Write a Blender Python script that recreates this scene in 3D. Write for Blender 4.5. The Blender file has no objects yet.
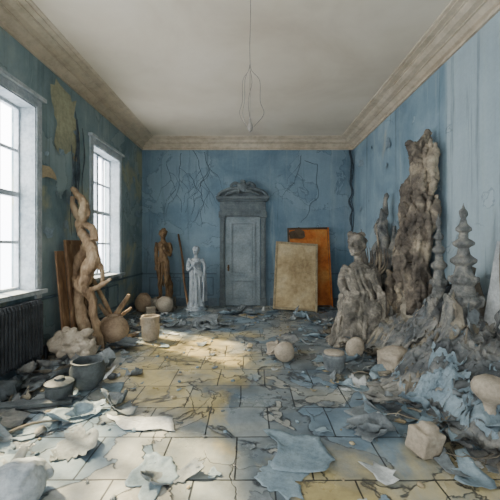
import bpy, math, random
from mathutils import Vector, Matrix, Euler, noise
random.seed(7)
R=random.Random(11)
scene=bpy.context.scene
XL,XR,YB,YF,H=-3.0,2.76,9.1,-2.5,4.5

# ------------------------------------------------------------ materials
def C(r,g,b):
    f=lambda c:((c/255+0.055)/1.055)**2.4 if c/255>0.04045 else c/255/12.92
    return (f(r),f(g),f(b),1)
class NT:
    def __init__(s,name):
        s.mat=bpy.data.materials.new(name); s.mat.use_nodes=True
        s.t=s.mat.node_tree; s.n=s.t.nodes; s.b=s.n['Principled BSDF']
        s.pos=s.n.new('ShaderNodeNewGeometry').outputs['Position']
    def link(s,a,b): s.t.links.new(a,b)
    def put(s,sock,v):
        if hasattr(v,'is_output'): s.link(v,sock)
        else: sock.default_value=v
    def mapping(s,scale,vec=None,loc=(0,0,0)):
        m=s.n.new('ShaderNodeMapping'); s.link(vec or s.pos,m.inputs[0]); m.inputs['Scale'].default_value=scale; m.inputs['Location'].default_value=loc
        return m.outputs[0]
    def noise(s,scale,detail=6,rough=.6,dist=0,vec=None):
        m=s.n.new('ShaderNodeTexNoise'); s.link(vec or s.pos,m.inputs['Vector'])
        m.inputs['Scale'].default_value=scale;m.inputs['Detail'].default_value=detail;m.inputs['Roughness'].default_value=rough;m.inputs['Distortion'].default_value=dist
        return m.outputs[0]
    def noisec(s,scale,detail=4,vec=None):
        m=s.n.new('ShaderNodeTexNoise'); s.link(vec or s.pos,m.inputs['Vector'])
        m.inputs['Scale'].default_value=scale;m.inputs['Detail'].default_value=detail
        return m.outputs['Color']
    def ramp(s,v,stops):
        m=s.n.new('ShaderNodeValToRGB'); s.link(v,m.inputs[0]); e=m.color_ramp.elements
        while len(e)<len(stops): e.new(0.5)
        for i,(p,c) in enumerate(stops):
            e[i].position=p; e[i].color=c if not isinstance(c,(int,float)) else (c,c,c,1)
        return m.outputs[0]
    def mix(s,f,a,b,mode='MIX'):
        m=s.n.new('ShaderNodeMix'); m.data_type='RGBA'; m.blend_type=mode
        s.put(m.inputs[0],f); s.put(m.inputs[6],a); s.put(m.inputs[7],b)
        return m.outputs[2]
    def math(s,op,a,b=0.0):
        m=s.n.new('ShaderNodeMath'); m.operation=op; s.put(m.inputs[0],a); s.put(m.inputs[1],b); return m.outputs[0]
    def vor(s,scale,vec=None,feature='DISTANCE_TO_EDGE'):
        m=s.n.new('ShaderNodeTexVoronoi'); m.feature=feature; s.link(vec or s.pos,m.inputs['Vector']); m.inputs['Scale'].default_value=scale
        return m.outputs['Distance'] if feature!='COLOR' else m.outputs['Color']
    def warp(s,scale,amt):
        c=s.noisec(scale)
        m=s.n.new('ShaderNodeVectorMath'); m.operation='MULTIPLY_ADD'; s.link(c,m.inputs[0]); m.inputs[1].default_value=(amt,)*3; s.link(s.pos,m.inputs[2]); return m.outputs[0]
    def sep(s):
        m=s.n.new('ShaderNodeSeparateXYZ'); s.link(s.pos,m.inputs[0]); return m.outputs
    def fin(s,col,rough=.8,bump=None,bs=.3,bd=.02,spec=.3):
        s.put(s.b.inputs['Base Color'],col); s.put(s.b.inputs['Roughness'],rough)
        s.b.inputs['Specular IOR Level'].default_value=spec
        if bump is not None:
            m=s.n.new('ShaderNodeBump'); m.inputs['Strength'].default_value=bs; m.inputs['Distance'].default_value=bd
            s.link(bump,m.inputs['Height']); s.link(m.outputs[0],s.b.inputs['Normal'])
        return s.mat

def simple(name,c1,c2,scale=6,rough=.8,bs=.4,c3=None,stretch=(1,1,1),spec=.3,metal=0):
    s=NT(name); v=s.mapping(stretch)
    n=s.noise(scale,8,.65,.4,v)
    stops=[(.3,c1),(.62,c2)] if c3 is None else [(.3,c1),(.5,c2),(.66,c3)]
    col=s.ramp(n,stops)
    f=s.noise(scale*7,4,.7,0,v)
    col=s.mix(.4,col,s.ramp(f,[(.35,.35),(.6,1.0)]),'MULTIPLY')
    s.b.inputs['Metallic'].default_value=metal
    return s.fin(col,rough,s.noise(scale*4,8,.7,0,v),bs,.02,spec)

def wall_mat(name,base,light,dark,ochre,och_amt=.62,split=None,peel=.56,crack=True,drip=.5):
    s=NT(name)
    n=s.noise(.9,8,.62,.5)
    col=s.ramp(n,[(.32,dark),(.5,base),(.68,light)])
    pv=s.warp(1.5,.35)
    p=s.noise(.8,9,.55,.6,pv)
    pm=s.ramp(p,[(peel,0),(peel+.006,1)])
    col=s.mix(s.math('MULTIPLY',pm,.5),col,light)
    edge=s.ramp(p,[(peel-.008,0),(peel-.002,1),(peel+.003,1),(peel+.006,0)])
    o=s.noise(.75,8,.6,.3,s.mapping((1,1,.8),None,(4.3,2.2,7.1)))
    om=s.ramp(o,[(och_amt-.02,0),(och_amt+.05,.7)])
    col=s.mix(om,col,ochre)
    if split:
        y=s.sep()[1]
        yy=s.math('ADD',y,s.math('MULTIPLY',s.noise(2,6),.12))
        m=s.ramp(s.math('MULTIPLY',yy,.1),[(split/10,1),(split/10+.002,0)])
        col=s.mix(s.math('MULTIPLY',m,.6),col,split_col)
        e2=s.ramp(s.math('MULTIPLY',yy,.1),[(split/10-.001,0),(split/10,1),(split/10+.002,1),(split/10+.004,0)])
        col=s.mix(s.math('MULTIPLY',e2,.4),col,dark)
    col=s.mix(s.math('MULTIPLY',edge,.35),col,C(60,74,84))
    dv=s.mapping((2.6,2.6,.16),s.warp(1.0,.15))
    d1=s.ramp(s.noise(1.6,7,.72,0,dv),[(.56,0),(.66,1)])
    col=s.mix(s.math('MULTIPLY',d1,drip),col,s.mix(.5,light,C(176,188,178)))
    d2=s.ramp(s.noise(2.3,7,.72,0,s.mapping((2.6,2.6,.14),None,(3,8,1))),[(.56,0),(.68,1)])
    col=s.mix(s.math('MULTIPLY',d2,.5),col,C(66,84,90))
    st=s.noise(1.0,6,.7,0,s.mapping((3.5,3.5,.35)))
    col=s.mix(.28,col,s.ramp(st,[(.3,.5),(.6,1.0)]),'MULTIPLY')
    fine=s.noise(22,5,.7)
    col=s.mix(.12,col,s.ramp(fine,[(.35,.5),(.6,1.0)]),'MULTIPLY')
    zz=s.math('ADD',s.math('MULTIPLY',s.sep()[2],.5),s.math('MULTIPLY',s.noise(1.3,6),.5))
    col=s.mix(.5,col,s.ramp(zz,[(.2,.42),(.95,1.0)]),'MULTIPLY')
    if crack:
        cv=s.vor(.6,s.warp(2.2,.55))
        cm=s.ramp(cv,[(0,1),(.005,.0)])
        cm=s.math('MULTIPLY',cm,s.ramp(s.noise(.9,2),[(.5,0),(.56,1)]))
        col=s.mix(s.math('MULTIPLY',cm,.55),col,C(50,60,68))
    b=s.math('ADD',s.math('MULTIPLY',pm,.5),s.noise(9,8,.7))
    return s.fin(col,.78,b,.35,.015,.25)
split_col=C(180,196,200)
OCH=C(168,168,136)
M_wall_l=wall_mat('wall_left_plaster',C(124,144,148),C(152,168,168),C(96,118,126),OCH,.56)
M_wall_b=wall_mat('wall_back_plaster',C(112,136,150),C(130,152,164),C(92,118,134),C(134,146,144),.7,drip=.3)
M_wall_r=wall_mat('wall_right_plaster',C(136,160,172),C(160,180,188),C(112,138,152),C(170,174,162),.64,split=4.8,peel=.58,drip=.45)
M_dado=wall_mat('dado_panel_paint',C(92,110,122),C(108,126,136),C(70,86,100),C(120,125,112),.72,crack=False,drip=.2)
def ceil_mat():
    s=NT('ceiling_plaster'); n=s.noise(.6,7,.6,.4)
    col=s.ramp(n,[(.3,C(196,185,165)),(.55,C(214,205,186)),(.75,C(222,214,198))])
    return s.fin(col,.9,s.noise(12,6,.6),.1,.01)
M_ceil=ceil_mat()
M_corn=simple('cornice_plaster',C(182,168,144),C(206,194,172),.7,.8,.05)
def floor_mat():
    s=NT('tile_floor')
    v=s.mapping((1,1,1),s.warp(1.2,.05),(.1,.25,0))
    br=s.n.new('ShaderNodeTexBrick'); s.link(v,br.inputs['Vector'])
    br.offset=.5; br.inputs['Scale'].default_value=1.0; br.inputs['Brick Width'].default_value=.56; br.inputs['Row Height'].default_value=.52
    br.inputs['Mortar Size'].default_value=.007; br.inputs['Mortar Smooth'].default_value=.1
    br.inputs['Color1'].default_value=C(84,98,110); br.inputs['Color2'].default_value=C(154,158,152); br.inputs['Mortar'].default_value=C(40,44,50)
    br.inputs['Bias'].default_value=-.1
    col=br.outputs['Color']; fac=br.outputs['Fac']
    n=s.noise(.75,8,.62,.7)
    col=s.mix(.5,col,s.ramp(n,[(.32,C(76,94,108)),(.47,C(114,130,140)),(.56,C(142,148,142)),(.68,C(180,178,162))]))
    pv=s.warp(1.0,.45)
    p=s.noise(1.0,7,.52,.5,pv)
    pm=s.ramp(p,[(.525,0),(.531,1)])
    col=s.mix(s.math('MULTIPLY',pm,.75),col,s.ramp(s.noise(3,6),[(.35,C(96,122,140)),(.65,C(140,160,172))]))
    p2=s.noise(1.3,7,.5,.5,s.mapping((1,1,1),pv,(7,3,1)))
    pm2=s.ramp(p2,[(.57,0),(.576,1)])
    col=s.mix(s.math('MULTIPLY',pm2,.6),col,C(178,176,162))
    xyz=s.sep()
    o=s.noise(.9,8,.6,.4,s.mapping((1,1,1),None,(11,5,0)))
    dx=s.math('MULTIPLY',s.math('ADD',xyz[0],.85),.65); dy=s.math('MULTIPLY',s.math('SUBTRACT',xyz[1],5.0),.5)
    g=s.math('SUBTRACT',1.0,s.math('ADD',s.math('MULTIPLY',dx,dx),s.math('MULTIPLY',dy,dy)))  # mid-floor spot where warm sunlight is painted into the tile colour
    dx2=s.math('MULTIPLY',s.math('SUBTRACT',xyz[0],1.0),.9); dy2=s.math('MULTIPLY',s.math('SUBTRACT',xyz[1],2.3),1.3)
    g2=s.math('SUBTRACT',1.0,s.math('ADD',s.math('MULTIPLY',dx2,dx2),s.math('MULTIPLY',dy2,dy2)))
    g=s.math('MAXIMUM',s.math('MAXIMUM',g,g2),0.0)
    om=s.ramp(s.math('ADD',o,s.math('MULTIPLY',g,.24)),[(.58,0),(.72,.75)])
    col=s.mix(om,col,C(200,180,116))  # ochre stains, strengthened where the warm patch of light is painted
    e1=s.ramp(p,[(.512,0),(.523,1),(.529,1),(.534,0)]); e2=s.ramp(p2,[(.561,0),(.568,1),(.574,1),(.579,0)])
    col=s.mix(s.math('MULTIPLY',s.math('MAXIMUM',e1,e2),.8),col,C(38,44,52))
    col=s.mix(s.math('MULTIPLY',fac,.88),col,C(34,38,44))
    cr=s.ramp(s.vor(1.1,s.warp(2.6,.5)),[(0,1),(.008,0)])
    cr=s.math('MULTIPLY',cr,s.ramp(s.noise(.8,3),[(.44,0),(.5,1)]))
    col=s.mix(s.math('MULTIPLY',cr,.75),col,C(34,38,44))
    grime=s.noise(2.2,9,.7)
    col=s.mix(.6,col,s.ramp(grime,[(.36,.32),(.57,1.0)]),'MULTIPLY')
    h=s.math('SUBTRACT',s.math('ADD',s.math('MULTIPLY',pm,.5),s.math('ADD',s.math('MULTIPLY',pm2,.6),s.math('MULTIPLY',s.noise(8,7),.5))),s.math('ADD',fac,cr))
    rough=s.ramp(s.noise(1.6,6),[(.35,.22),(.65,.5)])
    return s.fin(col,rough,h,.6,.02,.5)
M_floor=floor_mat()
M_white=simple('window_paint_white',C(160,170,178),C(200,206,210),4,.6,.1)
M_grey=simple('door_paint_grey',C(110,124,130),C(138,150,154),3,.65,.15)
M_greyd=simple('door_frame_grey',C(76,86,90),C(110,120,122),4,.7,.25)
M_base=simple('baseboard_paint',C(74,88,98),C(104,118,126),3,.7,.25)
M_rad=simple('cast_iron_radiator',C(34,38,42),C(66,70,74),8,.5,.3)
M_wood=simple('weathered_wood',C(66,48,34),C(124,96,70),5,.75,.6,C(162,136,104),(1,1,.25))
M_wood2=simple('pale_driftwood',C(100,80,60),C(158,134,106),5,.75,.5,C(190,170,140),(1,1,.4))
M_bronze=simple('bronze_patina',C(60,48,36),C(106,84,58),7,.7,.5,C(132,110,80))
M_marble=simple('white_marble',C(132,144,152),C(180,188,192),5,.6,.2)
M_stone=simple('carved_stone',C(66,66,64),C(122,118,108),5,.85,.8,C(176,168,152))
M_bark=simple('bark_slab',C(54,52,50),C(116,108,96),2.4,.9,1.0,C(182,170,146))
M_spire=simple('stone_spire',C(68,72,74),C(118,120,116),6,.85,.6,C(158,154,142))
M_cream=simple('cream_plaster',C(138,128,112),C(180,170,152),4,.75,.5)
M_clay=simple('clay_jar',C(128,106,84),C(174,154,128),4,.7,.3)
M_dark=simple('dark_glaze',C(54,60,64),C(94,102,104),6,.6,.4)
M_slate=simple('slate_flake',C(86,94,98),C(132,140,142),4,.75,.4)
M_paper=simple('paper_scrap',C(168,174,174),C(202,206,204),4,.85,.15)
M_blueflake=simple('blue_paint_flake',C(100,120,132),C(142,160,168),4,.75,.3)
M_ochf=simple('ochre_flake',C(136,124,98),C(172,160,130),5,.8,.3)
M_ochw=simple('ochre_wall_patch',C(134,138,118),C(168,168,140),2.5,.85,.2)
M_rub=simple('rubble_cloth',C(62,68,72),C(104,108,108),2.2,.85,.9,C(158,156,146))
M_rubb=simple('rubble_cloth_brown',C(76,72,64),C(122,116,102),2.6,.85,.8,C(164,158,140))
M_canvas=simple('stained_canvas',C(134,114,80),C(182,164,126),1.6,.75,.2,C(192,178,146))
M_orange=simple('rust_panel',C(128,66,28),C(178,100,38),2.0,.7,.3,C(186,128,64))
M_frame=simple('old_wood_frame',C(60,48,36),C(94,78,58),6,.7,.4)
M_wire=simple('old_wire',C(110,104,96),C(150,144,134),10,.5,.1)
M_vine=simple('dried_strand',C(46,54,60),C(78,90,98),10,.9,.3)
g=NT('window_glass')
tr=g.n.new('ShaderNodeBsdfTransparent'); gl=g.n.new('ShaderNodeBsdfGlossy'); gl.inputs['Roughness'].default_value=.05
mx=g.n.new('ShaderNodeMixShader'); mx.inputs[0].default_value=.05
g.link(tr.outputs[0],mx.inputs[1]); g.link(gl.outputs[0],mx.inputs[2]); g.link(mx.outputs[0],g.n['Material Output'].inputs[0])
M_glass=g.mat

# ------------------------------------------------------------ builder
def cat(pts,rads,n=5):
    P=[Vector(p) for p in pts]; out=[];ro=[]
    for i in range(len(P)-1):
        p0=P[max(i-1,0)];p1=P[i];p2=P[i+1];p3=P[min(i+2,len(P)-1)]
        for k in range(n):
            t=k/n
            out.append(.5*((2*p1)+(-p0+p2)*t+(2*p0-5*p1+4*p2-p3)*t*t+(-p0+3*p1-3*p2+p3)*t**3))
            ro.append(rads[i]*(1-t)+rads[i+1]*t)
    out.append(P[-1]);ro.append(rads[-1]); return out,ro
class B:
    def __init__(s): s.v=[];s.f=[];s.m=[]
    def add(s,v,f,mi=0):
        o=len(s.v); s.v+=[tuple(a) for a in v]; s.f+=[tuple(i+o for i in q) for q in f]; s.m+=[mi]*len(f)
    def box(s,c,d,rot=(0,0,0),mi=0,taper=1.0):
        M=Euler(rot).to_matrix(); c=Vector(c); v=[]
        for z in(-1,1):
            k=taper if z>0 else 1
            for x,y in((-1,-1),(1,-1),(1,1),(-1,1)):
                v.append(c+M@Vector((x*d[0]/2*k,y*d[1]/2*k,z*d[2]/2)))
        s.add(v,[(3,2,1,0),(4,5,6,7),(0,1,5,4),(1,2,6,5),(2,3,7,6),(3,0,4,7)],mi)
    def bx(s,a,b,mi=0):
        s.box([(a[i]+b[i])/2 for i in range(3)],[abs(b[i]-a[i]) for i in range(3)],(0,0,0),mi)
    def tube(s,pts,rads,seg=10,mi=0,sm=0,flat=1.0,lump=0,ls=4):
        if isinstance(rads,(int,float)): rads=[rads]*len(pts)
        if sm: P,Rd=cat(pts,rads,sm)
        else: P=[Vector(p) for p in pts];Rd=rads
        v=[];f=[];up=None
        for i,p in enumerate(P):
            t=(P[min(i+1,len(P)-1)]-P[max(i-1,0)])
            t=t.normalized() if t.length>1e-6 else Vector((0,0,1))
            if up is None:
                a=Vector((0,1,0)) if abs(t.y)<.9 else Vector((1,0,0)); up=(a-t*a.dot(t)).normalized()
            else:
                up=up-t*up.dot(t); up=up.normalized() if up.length>1e-5 else t.orthogonal().normalized()
            sd=t.cross(up)
            for k in range(seg):
                an=2*math.pi*k/seg; r=Rd[i]
                q=sd*math.cos(an)*r+up*math.sin(an)*r*flat
                if lump: q*=1+lump*noise.noise((p+q)*ls)
                v.append(p+q)
        n=len(P)
        for i in range(n-1):
            for k in range(seg):
                a=i*seg+k;b=i*seg+(k+1)%seg; f.append((a,b,b+seg,a+seg))
        v.append(P[0]);v.append(P[-1]);c0=n*seg;c1=c0+1
        for k in range(seg):
            f.append((c0,(k+1)%seg,k)); f.append((c1,(n-1)*seg+k,(n-1)*seg+(k+1)%seg))
        s.add(v,f,mi)
    def lathe(s,prof,c=(0,0,0),seg=28,mi=0,flute=0,amp=0,tw=0,rot=(0,0,0),sx=1,sy=1,cap=True):
        M=Euler(rot).to_matrix();c=Vector(c);v=[];f=[]
        for r,z in prof:
            for k in range(seg):
                a=2*math.pi*k/seg; rr=r*(1+amp*math.sin(flute*a+tw*z)+amp*.5*math.sin(flute*1.6*a-tw*1.3*z)) if flute else r
                v.append(c+M@Vector((rr*math.cos(a)*sx,rr*math.sin(a)*sy,z)))
        n=len(prof)
        for i in range(n-1):
            for k in range(seg):
                a=i*seg+k;b=i*seg+(k+1)%seg; f.append((a,b,b+seg,a+seg))
        if cap:
            f.append(tuple(reversed(range(seg)))); f.append(tuple((n-1)*seg+k for k in range(seg)))
        s.add(v,f,mi)
    def ell(s,c,r,rot=(0,0,0),mi=0,seg=20,rings=12,lump=0,ls=3,cut=None):
        M=Euler(rot).to_matrix();c=Vector(c);v=[];f=[]
        for i in range(1,rings):
            ph=math.pi*i/rings
            for k in range(seg):
                a=2*math.pi*k/seg
                v.append(Vector((math.sin(ph)*math.cos(a),math.sin(ph)*math.sin(a),math.cos(ph))))
        v.append(Vector((0,0,1)));v.append(Vector((0,0,-1)))
        for i in range(rings-2):
            for k in range(seg):
                a=i*seg+k;b=i*seg+(k+1)%seg; f.append((a,a+seg,b+seg,b))
        t=len(v)-2
        for k in range(seg):
            f.append((t,k,(k+1)%seg)); f.append((t+1,(rings-2)*seg+(k+1)%seg,(rings-2)*seg+k))
        out=[]
        for q in v:
            w=Vector((q.x*r[0],q.y*r[1],q.z*r[2]))
            if lump: w*=1+lump*noise.fractal(q*ls/2+c,1,2,4)
            w=c+M@w
            if cut is not None: w.z=max(w.z,cut)
            out.append(w)
        s.add(out,f,mi)
    def sheet(s,c,sx,sy,rot=(0,0,0),curl=.1,jag=.35,mi=0,rings=4,seg=16,crump=0,cs=6,floor=None,xmax=None,xmin=None):
        M=Euler(rot).to_matrix();c=Vector(c);v=[c.copy()]
        sd=R.random()*100; ca=R.random()*6.28
        for i in range(1,rings+1):
            q=i/rings
            for k in range(seg):
                a=2*math.pi*k/seg
                jr=1+jag*(noise.noise(Vector((math.cos(a)*1.3,math.sin(a)*1.3,sd)))*1.6+ (noise.noise(Vector((math.cos(a)*4,math.sin(a)*4,sd)))))*q
                sq=1/max(abs(math.cos(a)),abs(math.sin(a)))**.6
                x=math.cos(a)*q*jr*sq;y=math.sin(a)*q*jr*sq
                u=x*math.cos(ca)+y*math.sin(ca)
                z=curl*(u*u)*(1 if u>0 else .4)+crump*noise.fractal(Vector((x*sx*cs,y*sy*cs,sd)),1,2,3)
                w=c+M@Vector((x*sx/2,y*sy/2,z*max(sx,sy)*.5))
                if floor is not None: w.z=max(w.z,floor)
                if xmax is not None: w.x=min(w.x,xmax)
                if xmin is not None: w.x=max(w.x,xmin)
                v.append(w)
        s.disc(v,rings,seg,mi)
    def disc(s,v,rings,seg,mi):
        f=[]
        for k in range(seg): f.append((0,1+k,1+(k+1)%seg))
        for i in range(rings-1):
            for k in range(seg):
                a=1+i*seg+k;b=1+i*seg+(k+1)%seg; f.append((a,a+seg,b+seg,b))
        s.add(v,f,mi)
    def drape(s,x,y,sz,asp,hf,mi=0,amp=.04,fr=7,jag=.5,lift=.02,edge=0,rings=9,seg=34,xmax=2.72,xmin=-2.97,base=.004):
        sd=R.random()*100; an=R.random()*6.28; ca,sa=math.cos(an),math.sin(an); v=[]
        for i in range(rings+1):
            q=i/rings
            for k in range(seg if i else 1):
                a=2*math.pi*k/seg
                jr=1+jag*(noise.noise(Vector((math.cos(a)*1.3,math.sin(a)*1.3,sd)))*1.5+.7*noise.noise(Vector((math.cos(a)*5,math.sin(a)*5,sd))))
                u=math.cos(a)*q*jr*sz/2; w=math.sin(a)*q*jr*sz/2*asp
                px=x+u*ca-w*sa; py=y+u*sa+w*ca
                px=max(xmin,min(xmax,px))
                P=Vector((px,py,sd))
                z=max(0,hf(px,py))+lift+amp*ridge(warp(P,2.5,.25)*fr,3)
                if edge: z+=edge*q**4*max(0,noise.noise(Vector((px*3,py*3,sd)))*2.2+.2)
                v.append(Vector((px,py,max(base,z))))
        s.disc(v,rings,seg,mi)
    def obj(s,name,mats,smooth=True,loc=(0,0,0),rot=(0,0,0),remesh=0,sm=0,disp=None,bevel=0,solid=0,subd=0,angle=None,parent=None):
        me=bpy.data.meshes.new(name); me.from_pydata(s.v,[],s.f)
        if not isinstance(mats,(list,tuple)): mats=[mats]
        o=bpy.data.objects.new(name,me); scene.collection.objects.link(o)
        o.location=loc;o.rotation_euler=rot
        for m in mats: me.materials.append(m)
        for p,mi in zip(me.polygons,s.m): p.material_index=mi
        if remesh:
            m=o.modifiers.new('r','REMESH'); m.mode='VOXEL'; m.voxel_size=remesh
            if sm: m=o.modifiers.new('s','SMOOTH'); m.iterations=sm; m.factor=.6
        if solid: m=o.modifiers.new('so','SOLIDIFY'); m.thickness=solid; m.offset=1
        if bevel: m=o.modifiers.new('b','BEVEL'); m.width=bevel; m.segments=2; m.limit_method='ANGLE'
        if len(o.modifiers):
            bpy.context.view_layer.update()
            dg=bpy.context.evaluated_depsgraph_get()
            nm=bpy.data.meshes.new_from_object(o.evaluated_get(dg)); o.modifiers.clear(); o.data=nm; me=nm
            if len(me.materials)==0:
                for m in mats: me.materials.append(m)
        if disp:
            co=[v.co.copy() for v in me.vertices]; no=[v.normal.copy() for v in me.vertices]
            for v,c,n in zip(me.vertices,co,no): v.co=c+n*disp(c)
        if smooth:
            for p in me.polygons: p.use_smooth=True
            if angle:
                try: me.set_sharp_from_angle(angle=math.radians(angle))
                except Exception: pass
        me.update()
        if parent: o.parent=parent
        return o
def empty(name,loc=(0,0,0)):
    e=bpy.data.objects.new(name,None); scene.collection.objects.link(e); e.location=loc; return e
def ridge(p,oct=3):
    r=0;a=1;q=Vector(p)
    for i in range(oct):
        r+=a*(1-2*abs(noise.noise(q))); q=q*2.1+Vector((3.1,1.7,5.3)); a*=.5
    return r
def warp(p,k,a):
    q=p*k; return p+a*Vector((noise.noise(q),noise.noise(q+Vector((9,0,0))),noise.noise(q+Vector((0,9,0)))))
def strand(b,pts,r=.007,n=6,mi=0):
    q=[]
    for i in range(len(pts)-1):
        a=Vector(pts[i]);c=Vector(pts[i+1])
        for k in range(n): q.append(a.lerp(c,k/n))
    q.append(Vector(pts[-1]))
    out=[p+Vector((noise.noise(p*3),0,noise.noise(p*3+Vector((7,7,7)))))*.12 for p in q]
    b.tube(out,[r*(1-.5*i/len(out)) for i in range(len(out))],5,mi,sm=2)

# ------------------------------------------------------------ room shell
T=.32
wins_l=[(3.1,4.6),(6.25,7.5),(-.4,1.1)]
ZS,ZT=1.0,3.55
b=B()
ys=sorted(wins_l); prev=YF
for a,c in ys:
    b.bx((XL-T,prev,0),(XL,a,H)); b.bx((XL-T,a,0),(XL,c,ZS)); b.bx((XL-T,a,ZT),(XL,c,H)); prev=c
b.bx((XL-T,prev,0),(XL,YB,H))
for k in range(8):
    yk=5.6+R.uniform(-.2,.3)
    b.tube([(XL+.02,yk,3.9-.1*k),(XL+.04,yk+.03,3.4-.1*k),(XL+.03,yk-.04,3.0-.12*k),(XL+.02,yk+.02,2.4-.1*k)],[.005,.014,.009,.003],6,1,sm=4)
for yk0,yk1,n in((4.8,6.1,9),(7.8,8.9,8)):
    for k in range(n):
        yk=R.uniform(yk0,yk1); zk=R.uniform(1.8,4.0); s_=R.uniform(.06,.2)
        b.sheet((XL+.02,yk,zk),s_,s_*1.4,(0,math.radians(88),R.uniform(-.3,.3)),.12,.5,R.choice([2,2,3]),4,14,.03,xmin=XL+.004)
b.sheet((XL+.008,5.35,3.65),.95,.75,(0,math.radians(90),0),.01,.28,4,6,34,.008,xmin=XL+.004)
b.obj('wall_left',[M_wall_l,M_vine,M_blueflake,M_ochf,M_ochw],False)
b=B(); b.bx((XL-T,YB,0),(XR+T,YB+T,H)); y=YB-.006
for x0_,z0_,L in((-1.9,4.2,1.6),(-1.6,4.2,2.1),(-1.35,4.15,1.4),(-1.1,3.9,1.2),(-1.75,3.6,1.1),(1.3,4.1,1.0),(-2.3,3.9,1.0)):
    x=x0_; pts=[(x,y,z0_)]
    for k in range(4): x+=R.uniform(-.22,.22); pts.append((x,y,z0_-L*(k+1)/4))
    strand(b,pts,.006,mi=1)
    for k in range(3):
        p=pts[1+k%3]; sx=R.choice([-1,1]); strand(b,[p,(p[0]+sx*.2,y,p[2]-.2),(p[0]+sx*.32,y,p[2]-.55)],.004,mi=1)
strand(b,[(1.42,y,3.95),(1.75,y,3.9),(1.78,y,3.0),(1.5,y,2.6),(1.35,y,2.2)],.008,mi=1)
for k in range(8):
    x=XR-.03-R.random()*.06; yb=YB-.05-R.random()*.15
    strand(b,[(x,yb,4.2),(x-.03,yb,3.6),(x-.01,yb,2.9),(x-.04,yb,R.uniform(1.6,2.4))],R.uniform(.008,.018),mi=1)
b.obj('wall_back',[M_wall_b,M_vine],False)
b=B(); b.bx((XR,YF,0),(XR+T,YB,H))
for k in range(10):
    yk=R.uniform(5.8,8.8); zk=R.uniform(1.6,4.1); s_=R.uniform(.06,.2)
    b.sheet((XR-.02,yk,zk),s_,s_*1.4,(0,math.radians(-88),R.uniform(-.3,.3)),.15,.5,1,4,14,.05,xmax=XR-.004)
b.obj('wall_right',[M_wall_r,M_blueflake],False)
b=B(); prev=XL-T; fill_wins=[(-2.5,-1.1),(-.3,1.1)]; ZF=3.4  # these front openings are unseen, added so light falls frontally
for a,c in fill_wins:
    b.bx((prev,YF-T,0),(a,YF,H)); b.bx((a,YF-T,0),(c,YF,.9)); b.bx((a,YF-T,ZF),(c,YF,H)); prev=c
b.bx((prev,YF-T,0),(XR+T,YF,H)); b.obj('wall_front',M_wall_r,False)
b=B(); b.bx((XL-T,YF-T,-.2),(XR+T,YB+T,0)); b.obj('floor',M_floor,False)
b=B(); b.bx((XL-T,YF-T,H),(XR+T,YB+T,H+.2)); b.obj('ceiling',M_ceil,False)
def ring(prof,name,mat):
    b=B(); v=[];f=[]
    for o,z in prof: v+=[(XL+o,YF+o,z),(XR-o,YF+o,z),(XR-o,YB-o,z),(XL+o,YB-o,z)]
    for i in range(len(prof)-1):
        for k in range(4):
            a=i*4+k;c=i*4+(k+1)%4; f.append((a,a+4,c+4,c))
    b.add(v,f); return b.obj(name,mat,False)
ring([(0,4.25),(.035,4.25),(.035,4.275),(.02,4.285),(.02,4.31),(.06,4.325),(.10,4.36),(.12,4.375),(.15,4.375),(.15,4.39),(.22,4.40),(.27,4.43),(.28,4.445),(.30,4.445),(.30,4.46),(.38,4.465),(.38,4.48),(.42,4.485),(.43,4.499),(.43,4.5)],'trim_1',M_corn)
b=B(); b.bx((XL,YF,0),(XL+.03,YB,.18)); b.bx((XL,YF,.18),(XL+.018,YB,.21)); b.obj('baseboard_left',M_base,False)
b=B()
for x0,x1 in((XL,-.95),(.49,XR)): b.bx((x0,YB-.03,0),(x1,YB,.18)); b.bx((x0,YB-.018,.18),(x1,YB,.21))
b.obj('baseboard_back',M_base,False)
b=B(); b.bx((XR-.03,YF,0),(XR,YB,.18)); b.bx((XR-.018,YF,.18),(XR,YB,.21)); b.obj('baseboard_right',M_base,False)
b=B()
b.bx((XL,YF,.86),(XL+.03,YB,.90))
for a,c in((3.15,3.8),(3.9,4.55),(6.3,6.85),(6.9,7.45)):
    for (y0,y1,z0,z1) in((a,c,.28,.31),(a,c,.76,.79),(a,a+.03,.31,.76),(c-.03,c,.31,.76)): b.bx((XL,y0,z0),(XL+.02,y1,z1))
b.obj('trim_2',M_dado,False)
b=B()
for x0,x1 in((XL+.03,-.97),(.5,XR)): b.bx((x0,YB-.025,.86),(x1,YB,.89))
for x0,x1 in((-2.8,-1.95),(-1.85,-1.05)):
    for q in((x0,x1,.28,.3),(x0,x1,.76,.78),(x0,x0+.02,.3,.76),(x1-.02,x1,.3,.76)): b.bx((q[0],YB-.015,q[2]),(q[1],YB,q[3]))
b.obj('trim_3',M_dado,False)

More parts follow.
